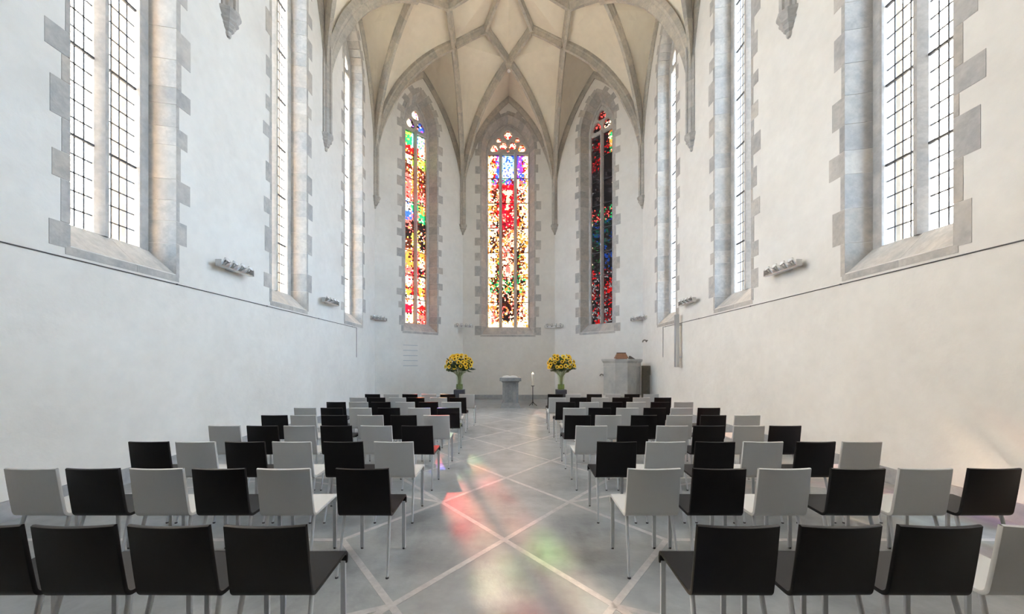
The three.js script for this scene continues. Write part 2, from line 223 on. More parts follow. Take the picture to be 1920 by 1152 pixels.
let winNo = 0;
function makeWindow(kind, pos, turn, label, { glass, fine = 0, seed, stones = M.stones }) {
  const k = KINDS[kind], g = setting(`window_${++winNo}`, label, 'window', pos, turn), r = rng(seed), { b, af, a, cx, dep } = k, GAP = 0.006, F = 0.005;
  const R = b - cx, th = Math.acos(-cx / R), zf = -dep, zg = -dep - 0.075;
  // jamb stones, every second one toothed into the wall
  for (const s of [-1, 1]) {
    let y = 2.9, long = r() < 0.5;
    while (y < YS - 0.05) { let h = 0.24 + 0.3 * r(); if (YS - y - h < 0.24) h = YS - y; const tail = long ? 0.17 + 0.14 * r() : 0.05 + 0.05 * r(); long = !long;
      const q = (yy) => [[s * b, yy, F], [s * (b + tail), yy, F], [s * (b + tail), yy, zf], [s * af, yy, zf]];
      mesh('jamb_stone', shiftUV(hexa(q(y + GAP / 2), q(y + h - GAP / 2)), r() * 3, r() * 3), pick(r, stones), g); y += h; }
    const qm = (yy) => [[s * (b + 0.006), yy, -0.002], [s * (b + 0.04), yy, -0.002], [s * (b + 0.04), yy, zf], [s * (af + 0.006), yy, zf]];
    mesh('mortar', hexa(qm(2.93), qm(YS)), M.mortar, g);
    const nv = 7; // arch stones
    for (let i = 0; i < nv; i++) { const t0 = th * i / nv, t1 = th * (i + 1) / nv, tail = i % 2 ? 0.24 + 0.08 * r() : 0.12 + 0.06 * r();
      const q = (t) => [[R, F], [R + tail, F], [R + tail, zf], [R - (b - af), zf]].map(([rr, z]) => [s * (cx + rr * Math.cos(t)), YS + rr * Math.sin(t), z]);
      const e = i === nv - 1; mesh('arch_stone', shiftUV(hexa(q(t0 + 0.002), q(e ? t1 : t1 - 0.002)), r() * 3, r() * 3), pick(r, stones), g);
      if (e && s === 1) { const q2 = (x) => [[x, YS + Math.sqrt(R * R - cx * cx) + 0.02, F], [x, YS + Math.sqrt(R * R - cx * cx) + tail, F], [x, YS + Math.sqrt(R * R - cx * cx) + tail, zf], [x, YS + Math.sqrt((R - b + af) ** 2 - cx * cx) + 0.02, zf]]; mesh('arch_stone', hexa(q2(-0.05), q2(0.05)), stones[0], g); } }
  }
  // sloping sill in two or three stones, with its face strip on the wall
  const cuts = kind === 'east' ? [-1, -0.3, 0.36, 1] : [-1, 0.12, 1];
  for (let i = 0; i + 1 < cuts.length; i++) { const q = (f, d) => { const x0 = f * (b + 0.05), x1 = f * (af + 0.02); return [[x0 + d, 2.83, F + 0.001], [x0 + d, 2.92, F + 0.001], [x1 + d, Y0 - 0.01, zf], [x1 + d, 2.83, zf]]; }; mesh('sill_stone', hexa(q(cuts[i], i ? 0.002 : 0), q(cuts[i + 1], cuts[i + 1] < 1 ? -0.002 : 0)), pick(r, stones), g); }
  // inner frame, mullions, tracery head
  const frame = toPath(archPts(af + 0.06, cx, Y0 - 0.1, YS)); frame.holes.push(toPath(archPts(a, cx, Y0, YS), THREE.Path));
  mesh('frame', boxUV(new THREE.ExtrudeGeometry(frame, { depth: 0.13, bevelEnabled: true, bevelThickness: 0.035, bevelSize: 0.03, bevelOffset: -0.03, bevelSegments: 2, curveSegments: 6 }).translate(0, 0, zg - 0.075)), stones[3], g);
  const mw = 0.075, mull = new THREE.Shape(); [[-mw, 0.06], [-mw, -0.03], [-0.025, -0.13], [0.025, -0.13], [mw, -0.03], [mw, 0.06]].forEach(([x, y], i) => (i ? mull.lineTo(x, y) : mull.moveTo(x, y)));
  for (const x of k.mull) mesh('mullion', boxUV(new THREE.ExtrudeGeometry(mull, { depth: YS - Y0 + 0.05, bevelEnabled: false }).rotateX(-Math.PI / 2).translate(x, Y0 - 0.02, zg)), stones[3], g);
  const head = toPath(archPts(a + 0.02, cx, YS - 0.06, YS)), hole = (p) => head.holes.push(toPath(p, THREE.Path));
  if (kind === 'east') { for (const s of [-1, 1]) { hole(foil(s * 0.64, YS + 0.24, 0.19, 3, 0.22)); hole(foil(s * 0.215, YS + 0.36, 0.185, 3, 0.2)); hole(foil(s * 0.43, YS + 0.62, 0.12, 3, 0.15)); } hole(foil(0, YS + 0.85, 0.2, 4, 0.25)); hole(foil(0, YS + 0.12, 0.07, 3, 0.2, -Math.PI / 2)); }
  else { for (const s of [-1, 1]) hole(foil(s * 0.235, YS + 0.27, 0.205, 3, 0.24, Math.PI / 2)); hole(foil(0, YS + 0.7, 0.2, 3, 0.22)); }
  mesh('tracery', boxUV(new THREE.ExtrudeGeometry(head, { depth: 0.1, bevelEnabled: true, bevelThickness: 0.025, bevelSize: 0.02, bevelOffset: -0.02, bevelSegments: 1, curveSegments: 4 }).translate(0, 0, zg - 0.06)), stones[3], g);
  // glazing
  const edges = [-a, ...k.mull.flatMap((x) => [x - mw + 0.012, x + mw - 0.012]), a], hp = (YS - Y0) / k.panels, cames = [];
  const pane = (x0, x1, y0, y1, name = 'pane') => { const q = new THREE.PlaneGeometry(x1 - x0, y1 - y0).translate((x0 + x1) / 2, (y0 + y1) / 2, zg); const p = q.attributes.position, uv = q.attributes.uv; for (let i = 0; i < 4; i++) uv.setXY(i, (p.getX(i) + a + 0.02) / (2 * a + 0.04), (p.getY(i) - Y0) / HGL); mesh(name, q, glass ?? M.clear, g); };
  for (let j = 0; j < k.panels; j++) for (let i = 0; i < edges.length; i += 2) { const x0 = edges[i], x1 = edges[i + 1], y0 = Y0 + j * hp, y1 = y0 + hp;
    if (glass) pane(x0, x1, y0, y1, 'glass_panel');
    else { const nx = 4, ny = 5; for (let c = 0; c < nx; c++) for (let d = 0; d < ny; d++) if (j < fine) pane(lerp(x0, x1, c / nx), lerp(x0, x1, (c + 1) / nx), lerp(y0, y1, d / ny), lerp(y0, y1, (d + 1) / ny));
      if (j >= fine) pane(x0, x1, y0, y1);
      const cm = []; for (let c = 1; c < nx; c++) cm.push(box(0.019, hp, 0.008, lerp(x0, x1, c / nx), (y0 + y1) / 2, zg)); for (let d = 1; d < ny; d++) cm.push(box(x1 - x0, 0.019, 0.008, (x0 + x1) / 2, lerp(y0, y1, d / ny), zg)); mesh('lead_came', merge(cm), M.lead, g); }
    if (j) mesh('saddle_bar', box(x1 - x0 + 0.03, 0.028, 0.03, (x0 + x1) / 2, y0, zg + 0.02), M.iron, g); }
  const hs = toPath(archPts(a + 0.01, cx, YS, YS)), hg = new THREE.ShapeGeometry(hs).translate(0, 0, zg - 0.012); { const p = hg.attributes.position, uv = hg.attributes.uv; for (let i = 0; i < p.count; i++) uv.setXY(i, (p.getX(i) + a + 0.02) / (2 * a + 0.04), (p.getY(i) - Y0) / HGL); }
  mesh('tracery_glass', hg, glass ?? M.clear, g);
  return g;
}

// ---------------------------------------------------------------- walls (each built with its face at local z = 0, looking towards local +z)
function makeWall(name, label, u0, u1, holes, pos, turn, mat = M.plaster, y1 = TOP + 0.6) {
  const g = setting(name, label, 'wall', pos, turn), s = toPath([[u0, -0.3], [u1, -0.3], [u1, y1], [u0, y1]]); s.holes.push(...holes);
  mesh('plaster', boxUV(new THREE.ExtrudeGeometry(s, { depth: 0.44, bevelEnabled: false }).translate(0, 0, -0.44)), mat, g); mesh('masonry', boxUV(new THREE.ExtrudeGeometry(s, { depth: TH - 0.44, bevelEnabled: false }).translate(0, 0, -TH)), M.masonry, g); return g;
}
const H45 = Math.PI / 4, H90 = Math.PI / 2, kn = KINDS.nave;
const zc = (ZA + ZEND * 1) / 2;                                      // side walls: local x runs towards the apse on the left, away from it on the right
const winZ = { '1': [12.67, 8.98, 5.18, 1.4], '-1': [12.45, 8.8, 5.12, 1.4] };   // window centres in the two side walls
const naveHoles = (s) => winZ[s].map((z) => holeOf(kn, s * (z - zc)));
makeWall('wall_left', 'long pale plastered side wall opposite the pulpit side', -(ZA - zc), ZA - zc, naveHoles(1), [-W, 0, -zc], H90);
makeWall('wall_right', 'long pale plastered side wall carrying the column loudspeaker', -(ZA - zc), ZA - zc, naveHoles(-1), [W, 0, -zc], -H90);
const sideC = -0.09, LEN = Math.hypot(W - S2, ZB - ZA) / 2, mx = (W + S2) / 2, mz = (ZA + ZB) / 2, eastC = -0.04;
makeWall('wall_apse_left', 'slanting apse wall with the bright stained glass window', -LEN, LEN, [holeOf(KINDS.side, sideC)], [-mx, 0, -mz], H45);
makeWall('wall_apse', 'straight end wall of the apse behind the stone altar', -S2, S2, [holeOf(KINDS.east, eastC)], [0, 0, -ZB], 0);
makeWall('wall_apse_right', 'slanting apse wall with the dark stained glass window above the pulpit', -LEN, LEN, [holeOf(KINDS.side, -sideC)], [mx, 0, -mz], -H45);
makeWall('wall_back', 'dark timber wall closing the choir behind the rows of chairs', -W - TH, W + TH, [], [0, 0, -ZEND], Math.PI, M.darkWood);
const at = (turn, px, pz, u) => [px + Math.cos(turn) * u, 0, pz - Math.sin(turn) * u];
const bayNames = ['nearest the apse', 'second from the apse', 'third from the apse', 'fourth from the apse'];
[0, 1, 2, 3].forEach((i) => {
  makeWindow('nave', [-W, 0, -winZ[1][i]], H90, `tall clear leaded window ${bayNames[i]} in the wall opposite the pulpit`, { fine: i === 2 ? 4 : 0, seed: 70 + i });
  makeWindow('nave', [W, 0, -winZ[-1][i]], -H90, `tall clear leaded window ${bayNames[i]} in the loudspeaker wall`, { fine: i === 2 ? 4 : 0, seed: 80 + i });
});
makeWindow('side', at(H45, -mx, -mz, sideC), H45, 'narrow stained glass window glowing red, orange and white', { glass: stained.warm, seed: 91 });
makeWindow('east', [eastC, 0, -ZB], 0, 'wide three-light stained glass window behind the altar', { glass: stained.east, seed: 92 });
makeWindow('side', at(-H45, mx, -mz, -sideC), -H45, 'narrow stained glass window above the pulpit, colours darkened for weak light behind', { glass: stained.dim, seed: 93 });

// floor with pale inlaid lines that echo the vault
const floor = setting('floor', 'grey concrete floor with pale inlaid lines', 'floor');
{ const s = toPath([[-W - 0.3, -ZEND + 0.3], [W + 0.3, -ZEND + 0.3], [W + 0.3, -ZA - 0.1], [S2 + 0.15, -ZB - 0.3], [-S2 - 0.15, -ZB - 0.3], [-W - 0.3, -ZA - 0.1]].map(([x, z]) => [x, -z]));
  mesh('slab', boxUV(new THREE.ExtrudeGeometry(s, { depth: 0.25, bevelEnabled: false }).rotateX(-Math.PI / 2).translate(0, -0.25, 0)), M.floor, floor);
  const strip = (x0, z0, x1, z1, w = 0.05) => { const dx = x1 - x0, dz = z1 - z0, L = Math.hypot(dx, dz), nx = -dz / L * w / 2, nz = dx / L * w / 2, q = (y) => [[x0 + nx, y, -z0 - nz], [x0 - nx, y, -z0 + nz], [x1 - nx, y, -z1 + nz], [x1 + nx, y, -z1 - nz]]; mesh('floor_strip', hexa(q(-0.02), q(0.0012 + 0.0004 * (Math.abs(Math.round(x0 * 50 + z0 * 10)) % 3))), M.strip, floor); };
  const ox = -0.04, dx = 0.725, zr = 3.475, dz = 0.95;
  for (let j = -4; j <= 9; j++) for (let i = -2; i <= 2; i++) { if ((i + j) & 1) continue; const x = ox + i * dx, z = zr + j * dz; for (const s of [-1, 1]) if (Math.abs(i + s) <= 2) strip(x, z, x + s * dx, z + dz); }
  for (let j = -4; j <= 8; j += 2) for (const s of [-1, 1]) { strip(ox + s * 2 * dx, zr + j * dz, s * 4.95, zr + j * dz); const z1 = zr + (j + 1) * dz; if ((j / 2) & 1) { strip(ox + s * dx, z1, s * 4.95, z1 - 1.75); } else strip(ox + s * dx, z1, s * 4.95, z1 + 1.75); }
}
// skirting
const skirt = (name, label, u, pos, turn) => { const g = setting(name, label, 'skirting', pos, turn); const n = Math.max(2, Math.round(2 * u / 1.35)); for (let i = 0; i < n; i++) mesh('skirting_stone', box(2 * u / n - 0.004, 0.2, 0.035, -u + (i + 0.5) * 2 * u / n, 0.1, 0.0175), M.skirting, g); };
skirt('baseboard_left', 'low grey stone skirting along the wall opposite the pulpit', ZA - zc, [-W, 0, -zc], H90);
skirt('baseboard_right', 'low grey stone skirting along the loudspeaker wall', ZA - zc, [W, 0, -zc], -H90);
skirt('baseboard_apse_left', 'low grey stone skirting under the bright stained glass window', LEN, [-mx, 0, -mz], H45);
skirt('baseboard_apse', 'low grey stone skirting behind the altar', S2, [0, 0, -ZB], 0);
skirt('baseboard_apse_right', 'low grey stone skirting behind the pulpit', LEN, [mx, 0, -mz], -H45);

// ---------------------------------------------------------------- vault
const H0 = 9.4, APEX = 13.7;
function ribCurve(S, N, n = 18, h0 = H0) { const dx = N[0] - S[0], dz = N[2] - S[1], L = Math.hypot(dx, dz), r = N[1] - h0, R = (r * r + L * L) / (2 * L), f = Math.acos((R - L) / R), p = []; for (let i = 0; i <= n; i++) { const t = f * i / n, s = R * (1 - Math.cos(t)) / L; p.push(V(S[0] + dx * s, h0 + R * Math.sin(t), S[1] + dz * s)); } return p; }
const straight = (A, B, n = 4, sag = 0) => Array.from({ length: n + 1 }, (_, i) => V(...A).lerp(V(...B), i / n).add(V(0, sag * Math.sin(Math.PI * i / n), 0)));
const vault = setting('ceiling', 'cream plaster net vault with grey stone ribs', 'vault');
function web(grid) { const pos = []; for (let i = 0; i + 1 < grid.length; i++) { const A = grid[i], B = grid[i + 1]; for (let j = 0; j + 1 < A.length; j++) for (const v of [A[j], A[j + 1], B[j + 1], A[j], B[j + 1], B[j]]) pos.push(v.x, v.y, v.z); } const g = new THREE.BufferGeometry(); g.setAttribute('position', new THREE.Float32BufferAttribute(pos, 3)); g.computeVertexNormals(); return g; }
function cell(c0, c1, extra = [], bulge = 0.1, m = 6) { // web between two rib curves of one springer, closed at the top by triangles
  const rows = c0.map((p, i) => { const q = c1[i]; return Array.from({ length: m + 1 }, (_, j) => p.clone().lerp(q, j / m).add(V(0, bulge * Math.sin(Math.PI * j / m) * (extra.length ? Math.sin(Math.PI * Math.min(1, i / c0.length)) : i / c0.length), 0))); });
  const gs = [web(rows)]; const e0 = c0[c0.length - 1], e1 = c1[c1.length - 1];
  const poly = [e0, ...extra.map((p) => V(...p)), e1]; const pos = []; for (let i = 1; i + 1 < poly.length; i++) for (const v of [poly[0], poly[i], poly[i + 1]]) pos.push(v.x, v.y, v.z);
  if (pos.length) { const t = new THREE.BufferGeometry(); t.setAttribute('position', new THREE.Float32BufferAttribute(pos, 3)); t.computeVertexNormals(); gs.push(t); }
  mesh('vault_web', merge(gs.map(boxUV)), M.vault, vault);
}
const ribProfile = (w, d) => [[-w, 0.06], [-w, -0.25 * d], [-0.72 * w, -0.42 * d], [-0.72 * w, -0.5 * d], [-0.5 * w, -0.78 * d], [-0.42 * w, -d], [0.42 * w, -d], [0.5 * w, -0.78 * d], [0.72 * w, -0.5 * d], [0.72 * w, -0.42 * d], [w, -0.25 * d], [w, 0.06]];
function sweep(pts, prof, up0, fine = true) { // profile (side, below) swept along pts
  const pos = [], rings = pts.map((p, i) => { const T = pts[Math.min(i + 1, pts.length - 1)].clone().sub(pts[Math.max(i - 1, 0)]).normalize(), side = up0.clone().normalize(), N = T.clone().cross(side).normalize(); if (N.y < 0 || (Math.abs(N.y) < 1e-3)) { /* keep */ } const k = fine ? clamp(0.45 + 0.55 * (p.y - H0 - 0.2) / 1.7, 0.45, 1) : 1; return prof.map(([s, n]) => p.clone().addScaledVector(side, s * k).addScaledVector(N, n * k)); });
  for (let i = 0; i + 1 < rings.length; i++) for (let j = 0; j < prof.length; j++) { const k = (j + 1) % prof.length, a = rings[i][j], b = rings[i][k], c = rings[i + 1][k], d = rings[i + 1][j]; for (const v of [a, c, b, a, d, c]) pos.push(v.x, v.y, v.z); }
  for (const [ring, flip] of [[rings[0], 0], [rings[rings.length - 1], 1]]) for (let j = 1; j + 1 < prof.length; j++) for (const v of flip ? [ring[0], ring[j + 1], ring[j]] : [ring[0], ring[j], ring[j + 1]]) pos.push(v.x, v.y, v.z);
  const g = new THREE.BufferGeometry(); g.setAttribute('position', new THREE.Float32BufferAttribute(pos, 3)); g.computeVertexNormals(); return boxUV(g);
}
const rr = rng(777);
function rib(pts, w = 0.115, d = 0.27, target = 0.75) { // a rib of separate stones
  const g = new THREE.Group(); g.name = 'vault_rib'; vault.add(g);
  const curve = new THREE.CatmullRomCurve3(pts), L = curve.getLength(), n = Math.max(1, Math.round(L / target)), dir = pts[pts.length - 1].clone().sub(pts[0]); dir.y = 0; dir.normalize();
  const side = V(0, 1, 0).cross(dir);                         // horizontal, across the rib; T x side points to the upper side
  for (let i = 0; i < n; i++) { const seg = 4, e = 0.003 / L, a = i / n + (i ? e : 0), b = (i + 1) / n - (i < n - 1 ? e : 0); const q = Array.from({ length: seg + 1 }, (_, k) => curve.getPointAt(clamp(lerp(a, b, k / seg), 0, 1))); mesh('rib_stone', shiftUV(sweep(q, ribProfile(w, d), side), rr() * 2, rr() * 2), pick(rr, M.ribs), g); }
}
const boss = [0, 13.78, -(ZB - S2)], K0 = [0, 14.5, -MID[0]], MW = [0, APEX, -ZB];
rib(ribCurve([-S2, -ZB], boss)); rib(ribCurve([S2, -ZB], boss));
cell(ribCurve([-S2, -ZB], MW), ribCurve([-S2, -ZB], boss)); cell(ribCurve([S2, -ZB], boss), ribCurve([S2, -ZB], MW));
rib(ribCurve([-S2, -ZB], MW), 0.09, 0.2); rib(ribCurve([S2, -ZB], MW), 0.09, 0.2);
for (const s of [-1, 1]) {
  const nS = [s * S2, 13.72, -ZA], nI = [s * 0.866, 14.33, -ZA], n1 = [s * S2, 14.06, -(ZA - 1.22)], B = [s * S2, -ZB], A = [s * W, -ZA], MA = [s * mx, APEX, -mz], Q0 = [s * (W - (ZA - MID[0])), 13.75, -MID[0]];
  const rBS = ribCurve(B, nS), rAS = ribCurve(A, nS), rAQ = ribCurve(A, Q0), rBb = ribCurve(B, boss);
  rib(rBS); rib(rAS); rib(rAQ); rib(ribCurve(A, MA), 0.09, 0.2); rib(ribCurve(B, MA), 0.09, 0.2);
  rib(straight(nS, nI, 4, 0.03)); rib(straight(nI, boss, 4, 0.02)); rib(straight(nS, n1, 4)); rib(straight(n1, Q0, 4, 0.03)); rib(straight(n1, K0, 4, 0.04)); rib(straight(nI, K0, 4, 0.05));
  cell(rAS, ribCurve(A, MA)); cell(ribCurve(B, MA), rBS);
  cell(rBS, rBb, [nI]); cell(rAQ, rAS, [n1]);
  { const t = (a, b, c) => { const q = new THREE.BufferGeometry(); q.setAttribute('position', new THREE.Float32BufferAttribute([...a, ...b, ...c], 3)); q.computeVertexNormals(); return boxUV(q); }; mesh('vault_web', merge([t(nS, nI, K0), t(nS, K0, n1), t(n1, K0, Q0), t(nI, boss, K0)]), M.vault, vault); }
  // side wall bays
  const zs = [ZA, ...piers]; let Qprev = Q0, Kprev = K0;
  for (let i = 0; i < zs.length - 1; i++) {
    const z0 = zs[i], z1 = zs[i + 1], zm = (z0 + z1) / 2, Q = i ? [s * (W - (z0 - z1) / 2), 13.75, -zm] : Q0, MM = [s * W, APEX, -zm], K = i ? [0, 14.5, -zm] : K0, P0 = [s * W, -z0], P1 = [s * W, -z1];
    rib(ribCurve(P0, MM), 0.09, 0.2); rib(ribCurve(P1, MM), 0.09, 0.2);
    cell(ribCurve(P0, MM), ribCurve(P0, Q)); cell(ribCurve(P1, Q), ribCurve(P1, MM));
    rib(ribCurve(P1, Q), i ? 0.115 : 0.15, i ? 0.27 : 0.34); if (i) { rib(ribCurve(P0, Q)); rib(straight(Q, K, 4, 0.06)); cell(ribCurve(P0, Qprev), ribCurve(P0, Q), [Kprev, K]); }
    Qprev = Q; Kprev = K;
  }
  const last = zs[zs.length - 1], endM = [s * W, APEX, -ZEND + 0.0]; cell(ribCurve([s * W, -last], Qprev), ribCurve([s * W, -last], endM), [Kprev, [0, 14.5, -ZEND]]);
}
{ // bosses where ribs meet
  const knob = new THREE.LatheGeometry([[0.001, -0.16], [0.07, -0.15], [0.11, -0.1], [0.13, -0.03], [0.15, 0.03], [0.15, 0.3]].map((p) => new THREE.Vector2(...p)), 16);
  const m = mesh('boss', knob, M.ribs[0], vault); m.position.set(boss[0], boss[1] - 0.22, boss[2]);
  // solid roof over the vault
  mesh('roof_slab', box(2 * W + 2 * TH + 0.4, 0.3, ZB - ZEND + 2, 0, TOP + 0.75, -(ZB + ZEND) / 2), M.roof, vault);
}

// ---------------------------------------------------------------- wall shafts on carved corbels
let trimNo = 0;
function shaft(x, z, turn, label, mats = M.ribs) {
  const g = setting(`trim_${++trimNo}`, label, 'wall shaft', [x, 0, z], turn);
  const prof = [[-0.17, -0.1], [-0.17, 0.03], [-0.13, 0.05], [-0.115, 0.09], [-0.05, 0.13], [-0.04, 0.17], [0.04, 0.17], [0.05, 0.13], [0.115, 0.09], [0.13, 0.05], [0.17, 0.03], [0.17, -0.1]];
  const s = toPath(prof.map(([a, b]) => [a, -b])), hs = [7.88, 8.6, 9.35, 10.3];
  for (let i = 0; i + 1 < hs.length; i++) mesh('shaft_stone', shiftUV(boxUV(new THREE.ExtrudeGeometry(s, { depth: hs[i + 1] - hs[i] - 0.004, bevelEnabled: false }).rotateX(-Math.PI / 2).translate(0, hs[i], 0)), rr() * 2, rr() * 2), pick(rr, mats), g);
  const c = new THREE.LatheGeometry([[0.012, 7.44], [0.045, 7.46], [0.06, 7.5], [0.055, 7.54], [0.095, 7.575], [0.1, 7.6], [0.125, 7.64], [0.12, 7.66], [0.165, 7.7], [0.17, 7.73], [0.15, 7.74], [0.205, 7.83], [0.21, 7.87], [0.2, 7.89], [0.001, 7.89]].map((p) => new THREE.Vector2(...p)), 8, Math.PI / 8);
  const cg = boxUV(c.rotateY(Math.PI / 8)); cg.computeVertexNormals(); mesh('corbel', cg, mats[3], g);
}
const pierTags = ['second pier from the apse', 'third pier from the apse', 'fourth pier from the apse', 'fifth pier from the apse'];
const wallPts = [[-W, -ZP2, H90, 'opposite the pulpit side', 0], [-W, -ZP1, H90, 'opposite the pulpit side', 1], [-W, -ZP0, H90, 'opposite the pulpit side', 2], [W, -ZP2, -H90, 'on the loudspeaker wall', 0], [W, -ZP1, -H90, 'on the loudspeaker wall', 1], [W, -ZP0, -H90, 'on the loudspeaker wall', 2]];
for (const [x, z, t, w, i] of wallPts) shaft(x, z, t, `grey stone wall shaft on a carved corbel, ${pierTags[i]} ${w}`, M.stones);
shaft(-W, -ZA, H90 * 0.75, 'stone wall shaft on a corbel in the apse corner opposite the pulpit');
shaft(W, -ZA, -H90 * 0.75, 'stone wall shaft on a corbel in the apse corner behind the pulpit');
shaft(-S2, -ZB, H90 * 0.25, 'stone wall shaft between the bright side window and the altar window');
shaft(S2, -ZB, -H90 * 0.25, 'stone wall shaft between the altar window and the dark side window');

// outside: ground, plus unseen buttresses added to block and shape the sunlight
{ const g = thing('churchyard', 'grey gravel ground outside the church', 'ground'); g.userData.kind = 'structure'; mesh('gravel', box(160, 0.2, 160, 0, -0.45, -8), M.ground, g);
  const addedButtress = (x, z, dx, dz, label, len = 1.6) => { const b = thing('added_buttress', label, 'added_buttress', [x, -0.35, z], Math.atan2(dx, dz)); b.userData.kind = 'structure'; mesh('lower_stage', box(0.9, 8, len + 0.3, 0, 4, len / 2 + 0.05), M.sandstone, b); mesh('upper_stage', box(0.8, 5.6, len, 0, 10.8, len / 2 - 0.1), M.sandstone, b); };
  const o = (W + 0.55), c = Math.cos(H45 / 2), sn = Math.sin(H45 / 2);
  for (const s of [-1, 1]) { const w = s < 0 ? 'opposite the pulpit' : 'on the pulpit side';
    addedButtress(s * (S2 + sn * 0.6), -(ZB + c * 0.6), s * sn, -c, `added stone support outside the end wall corner ${w}`, 2.6); addedButtress(s * (W + c * 0.6), -(ZA + sn * 0.6), s * c, -sn, `added stone support outside the apse corner ${w}`);
    piers.slice(0, 3).forEach((z, i) => addedButtress(s * (W + 0.6), -z, s, 0, `added stone support outside the ${pierTags[i]} ${w}`, 0.85)); } }

// ---------------------------------------------------------------- chairs
function shellGeometry() {
  const path = [[-0.232, 0.395], [-0.236, 0.42]]; // front lip, seat, bend, back (z, y)
  for (let i = 0; i <= 6; i++) { const t = Math.PI - i / 6 * (Math.PI / 2 + 0.07); path.push([-0.206 + 0.03 * Math.cos(t), 0.43 + 0.03 * Math.sin(t)]); }
  path.push([-0.1, 0.452], [0.03, 0.443], [0.13, 0.437]);
  const tilt = 0.2, r = 0.042, c = [0.138, 0.437 + r];
  for (let i = 1; i <= 7; i++) { const t = -Math.PI / 2 + i / 7 * (Math.PI / 2 - tilt); path.push([c[0] + r * Math.cos(t), c[1] + r * Math.sin(t)]); }
  const e = path[path.length - 1]; for (let i = 1; i <= 7; i++) { const y = lerp(e[1], 0.805, i / 7); path.push([e[0] + (y - e[1]) * Math.tan(tilt) * (1 - 0.12 * i / 7), y]); }
  const n = path.length, nx = 12, hw = 0.1975, t = 0.0105, P = [[], []];
  for (let i = 0; i < n; i++) { const a = path[Math.max(0, i - 1)], b = path[Math.min(n - 1, i + 1)], tl = Math.hypot(b[0] - a[0], b[1] - a[1]), nz = -(b[1] - a[1]) / tl, ny = (b[0] - a[0]) / tl;
    const up = clamp((path[i][1] - 0.48) / 0.32, 0, 1) * (path[i][0] > 0.1 ? 1 : 0), w = hw - 0.004 * up;
    for (const s of [0, 1]) { const row = []; for (let j = 0; j <= nx; j++) { const x = lerp(-w, w, j / nx), q = x / hw, bow = 0.026 * up * (1 - q * q) - 0.012 * up, k = s ? t : -t; row.push([x, path[i][1] + ny * k, path[i][0] + nz * k + bow]); } P[s].push(row); } }
  const quads = (rows, flip) => { const pos = [], idx = []; rows.forEach((r) => r.forEach((p) => pos.push(...p))); const m = rows[0].length; for (let i = 0; i + 1 < rows.length; i++) for (let j = 0; j + 1 < m; j++) { const a = i * m + j, b = a + 1, c2 = a + m, d = c2 + 1; idx.push(...(flip ? [a, b, d, a, d, c2] : [a, d, b, a, c2, d])); } const g = new THREE.BufferGeometry(); g.setAttribute('position', new THREE.Float32BufferAttribute(pos, 3)); g.setIndex(idx); g.computeVertexNormals(); return g; };
  const mid = (a, b, o) => a.map((v, i) => (v + b[i]) / 2 + o[i]);
  const edge = (k, o) => { const j = k ? nx : 0; return [P[0].map((r) => r[j]), P[0].map((r, i) => mid(r[j], P[1][i][j], o)), P[1].map((r) => r[j])]; };
  const end = (i, o) => [P[0][i], P[0][i].map((p, j) => mid(p, P[1][i][j], o)), P[1][i]];
  return merge([quads(P[1], false), quads(P[0], true), quads(edge(0, [-0.004, 0, 0]), true), quads(edge(1, [0.004, 0, 0]), false), quads(end(0, [0, -0.004, 0]), false), quads(end(n - 1, [0, 0.004, 0.001]), true)]);
}
const shellGeo = shellGeometry();
const frontLeg = new RoundedBoxGeometry(0.03, 0.402, 0.017, 2, 0.004).translate(0, 0.207, 0), rearLegs = [-1, 1].map((s) => merge([rod([s * 0.172, 0.43, 0.13], [s * 0.186, 0.008, 0.235], 0.0125, 0.009, 12), rod([s * 0.172, 0.425, 0.131], [s * 0.165, 0.428, 0.02], 0.011, 0.009, 8)]));
const glideGeo = new THREE.CylinderGeometry(0.011, 0.012, 0.012, 10).translate(0, 0.006, 0);
function makeChair(mat, kind) {
  const g = new THREE.Group();
  mesh('seat_shell', shellGeo, mat, g).userData.label = kind;
  for (const s of [-1, 1]) { const f = mesh('leg', frontLeg, M.leg, g); f.position.set(s * 0.178, 0, -0.228); mesh('foot_glide', glideGeo, M.glide, f); const b = mesh('leg', rearLegs[s < 0 ? 0 : 1], M.leg, g); const q = mesh('foot_glide', glideGeo, M.glide, b); q.position.set(s * 0.186, 0, 0.235); }
  return g;
}
const chairProto = { b: makeChair(M.black, 'black moulded seat and back shell'), g: makeChair(M.grey, 'light grey moulded seat and back shell') };
const ord = ['first', 'second', 'third', 'fourth', 'fifth', 'sixth', 'seventh', 'eighth', 'ninth'];
const rowsL = [[[-118, 'b'], [57, 'b'], [238, 'b'], [418, 'b']], [[7, 'g'], [122, 'b'], [242, 'g'], [359, 'b'], [480, 'g'], [629, 'b']], [[240, 'b'], [328, 'g'], [421, 'b'], [510, 'g'], [606, 'b'], [701, 'g']], [[390, 'g'], [462, 'b'], [531, 'g'], [600, 'b'], [676, 'g'], [753, 'b']], [[489, 'b'], [544, 'g'], [602, 'b'], [670, 'g'], [732, 'b'], [793, 'g']], [[551, 'g'], [601, 'b'], [654, 'g'], [708, 'b'], [765, 'g'], [819, 'b']], [[612, 'b'], [654, 'g'], [696, 'b'], [741, 'g'], [785, 'b'], [828, 'g']], [[655, 'g'], [690, 'b'], [729, 'g'], [764, 'b'], [806, 'g'], [842, 'b']], [[684, 'b'], [719, 'g'], [754, 'b'], [790, 'g'], [825, 'b'], [861, 'g']]];
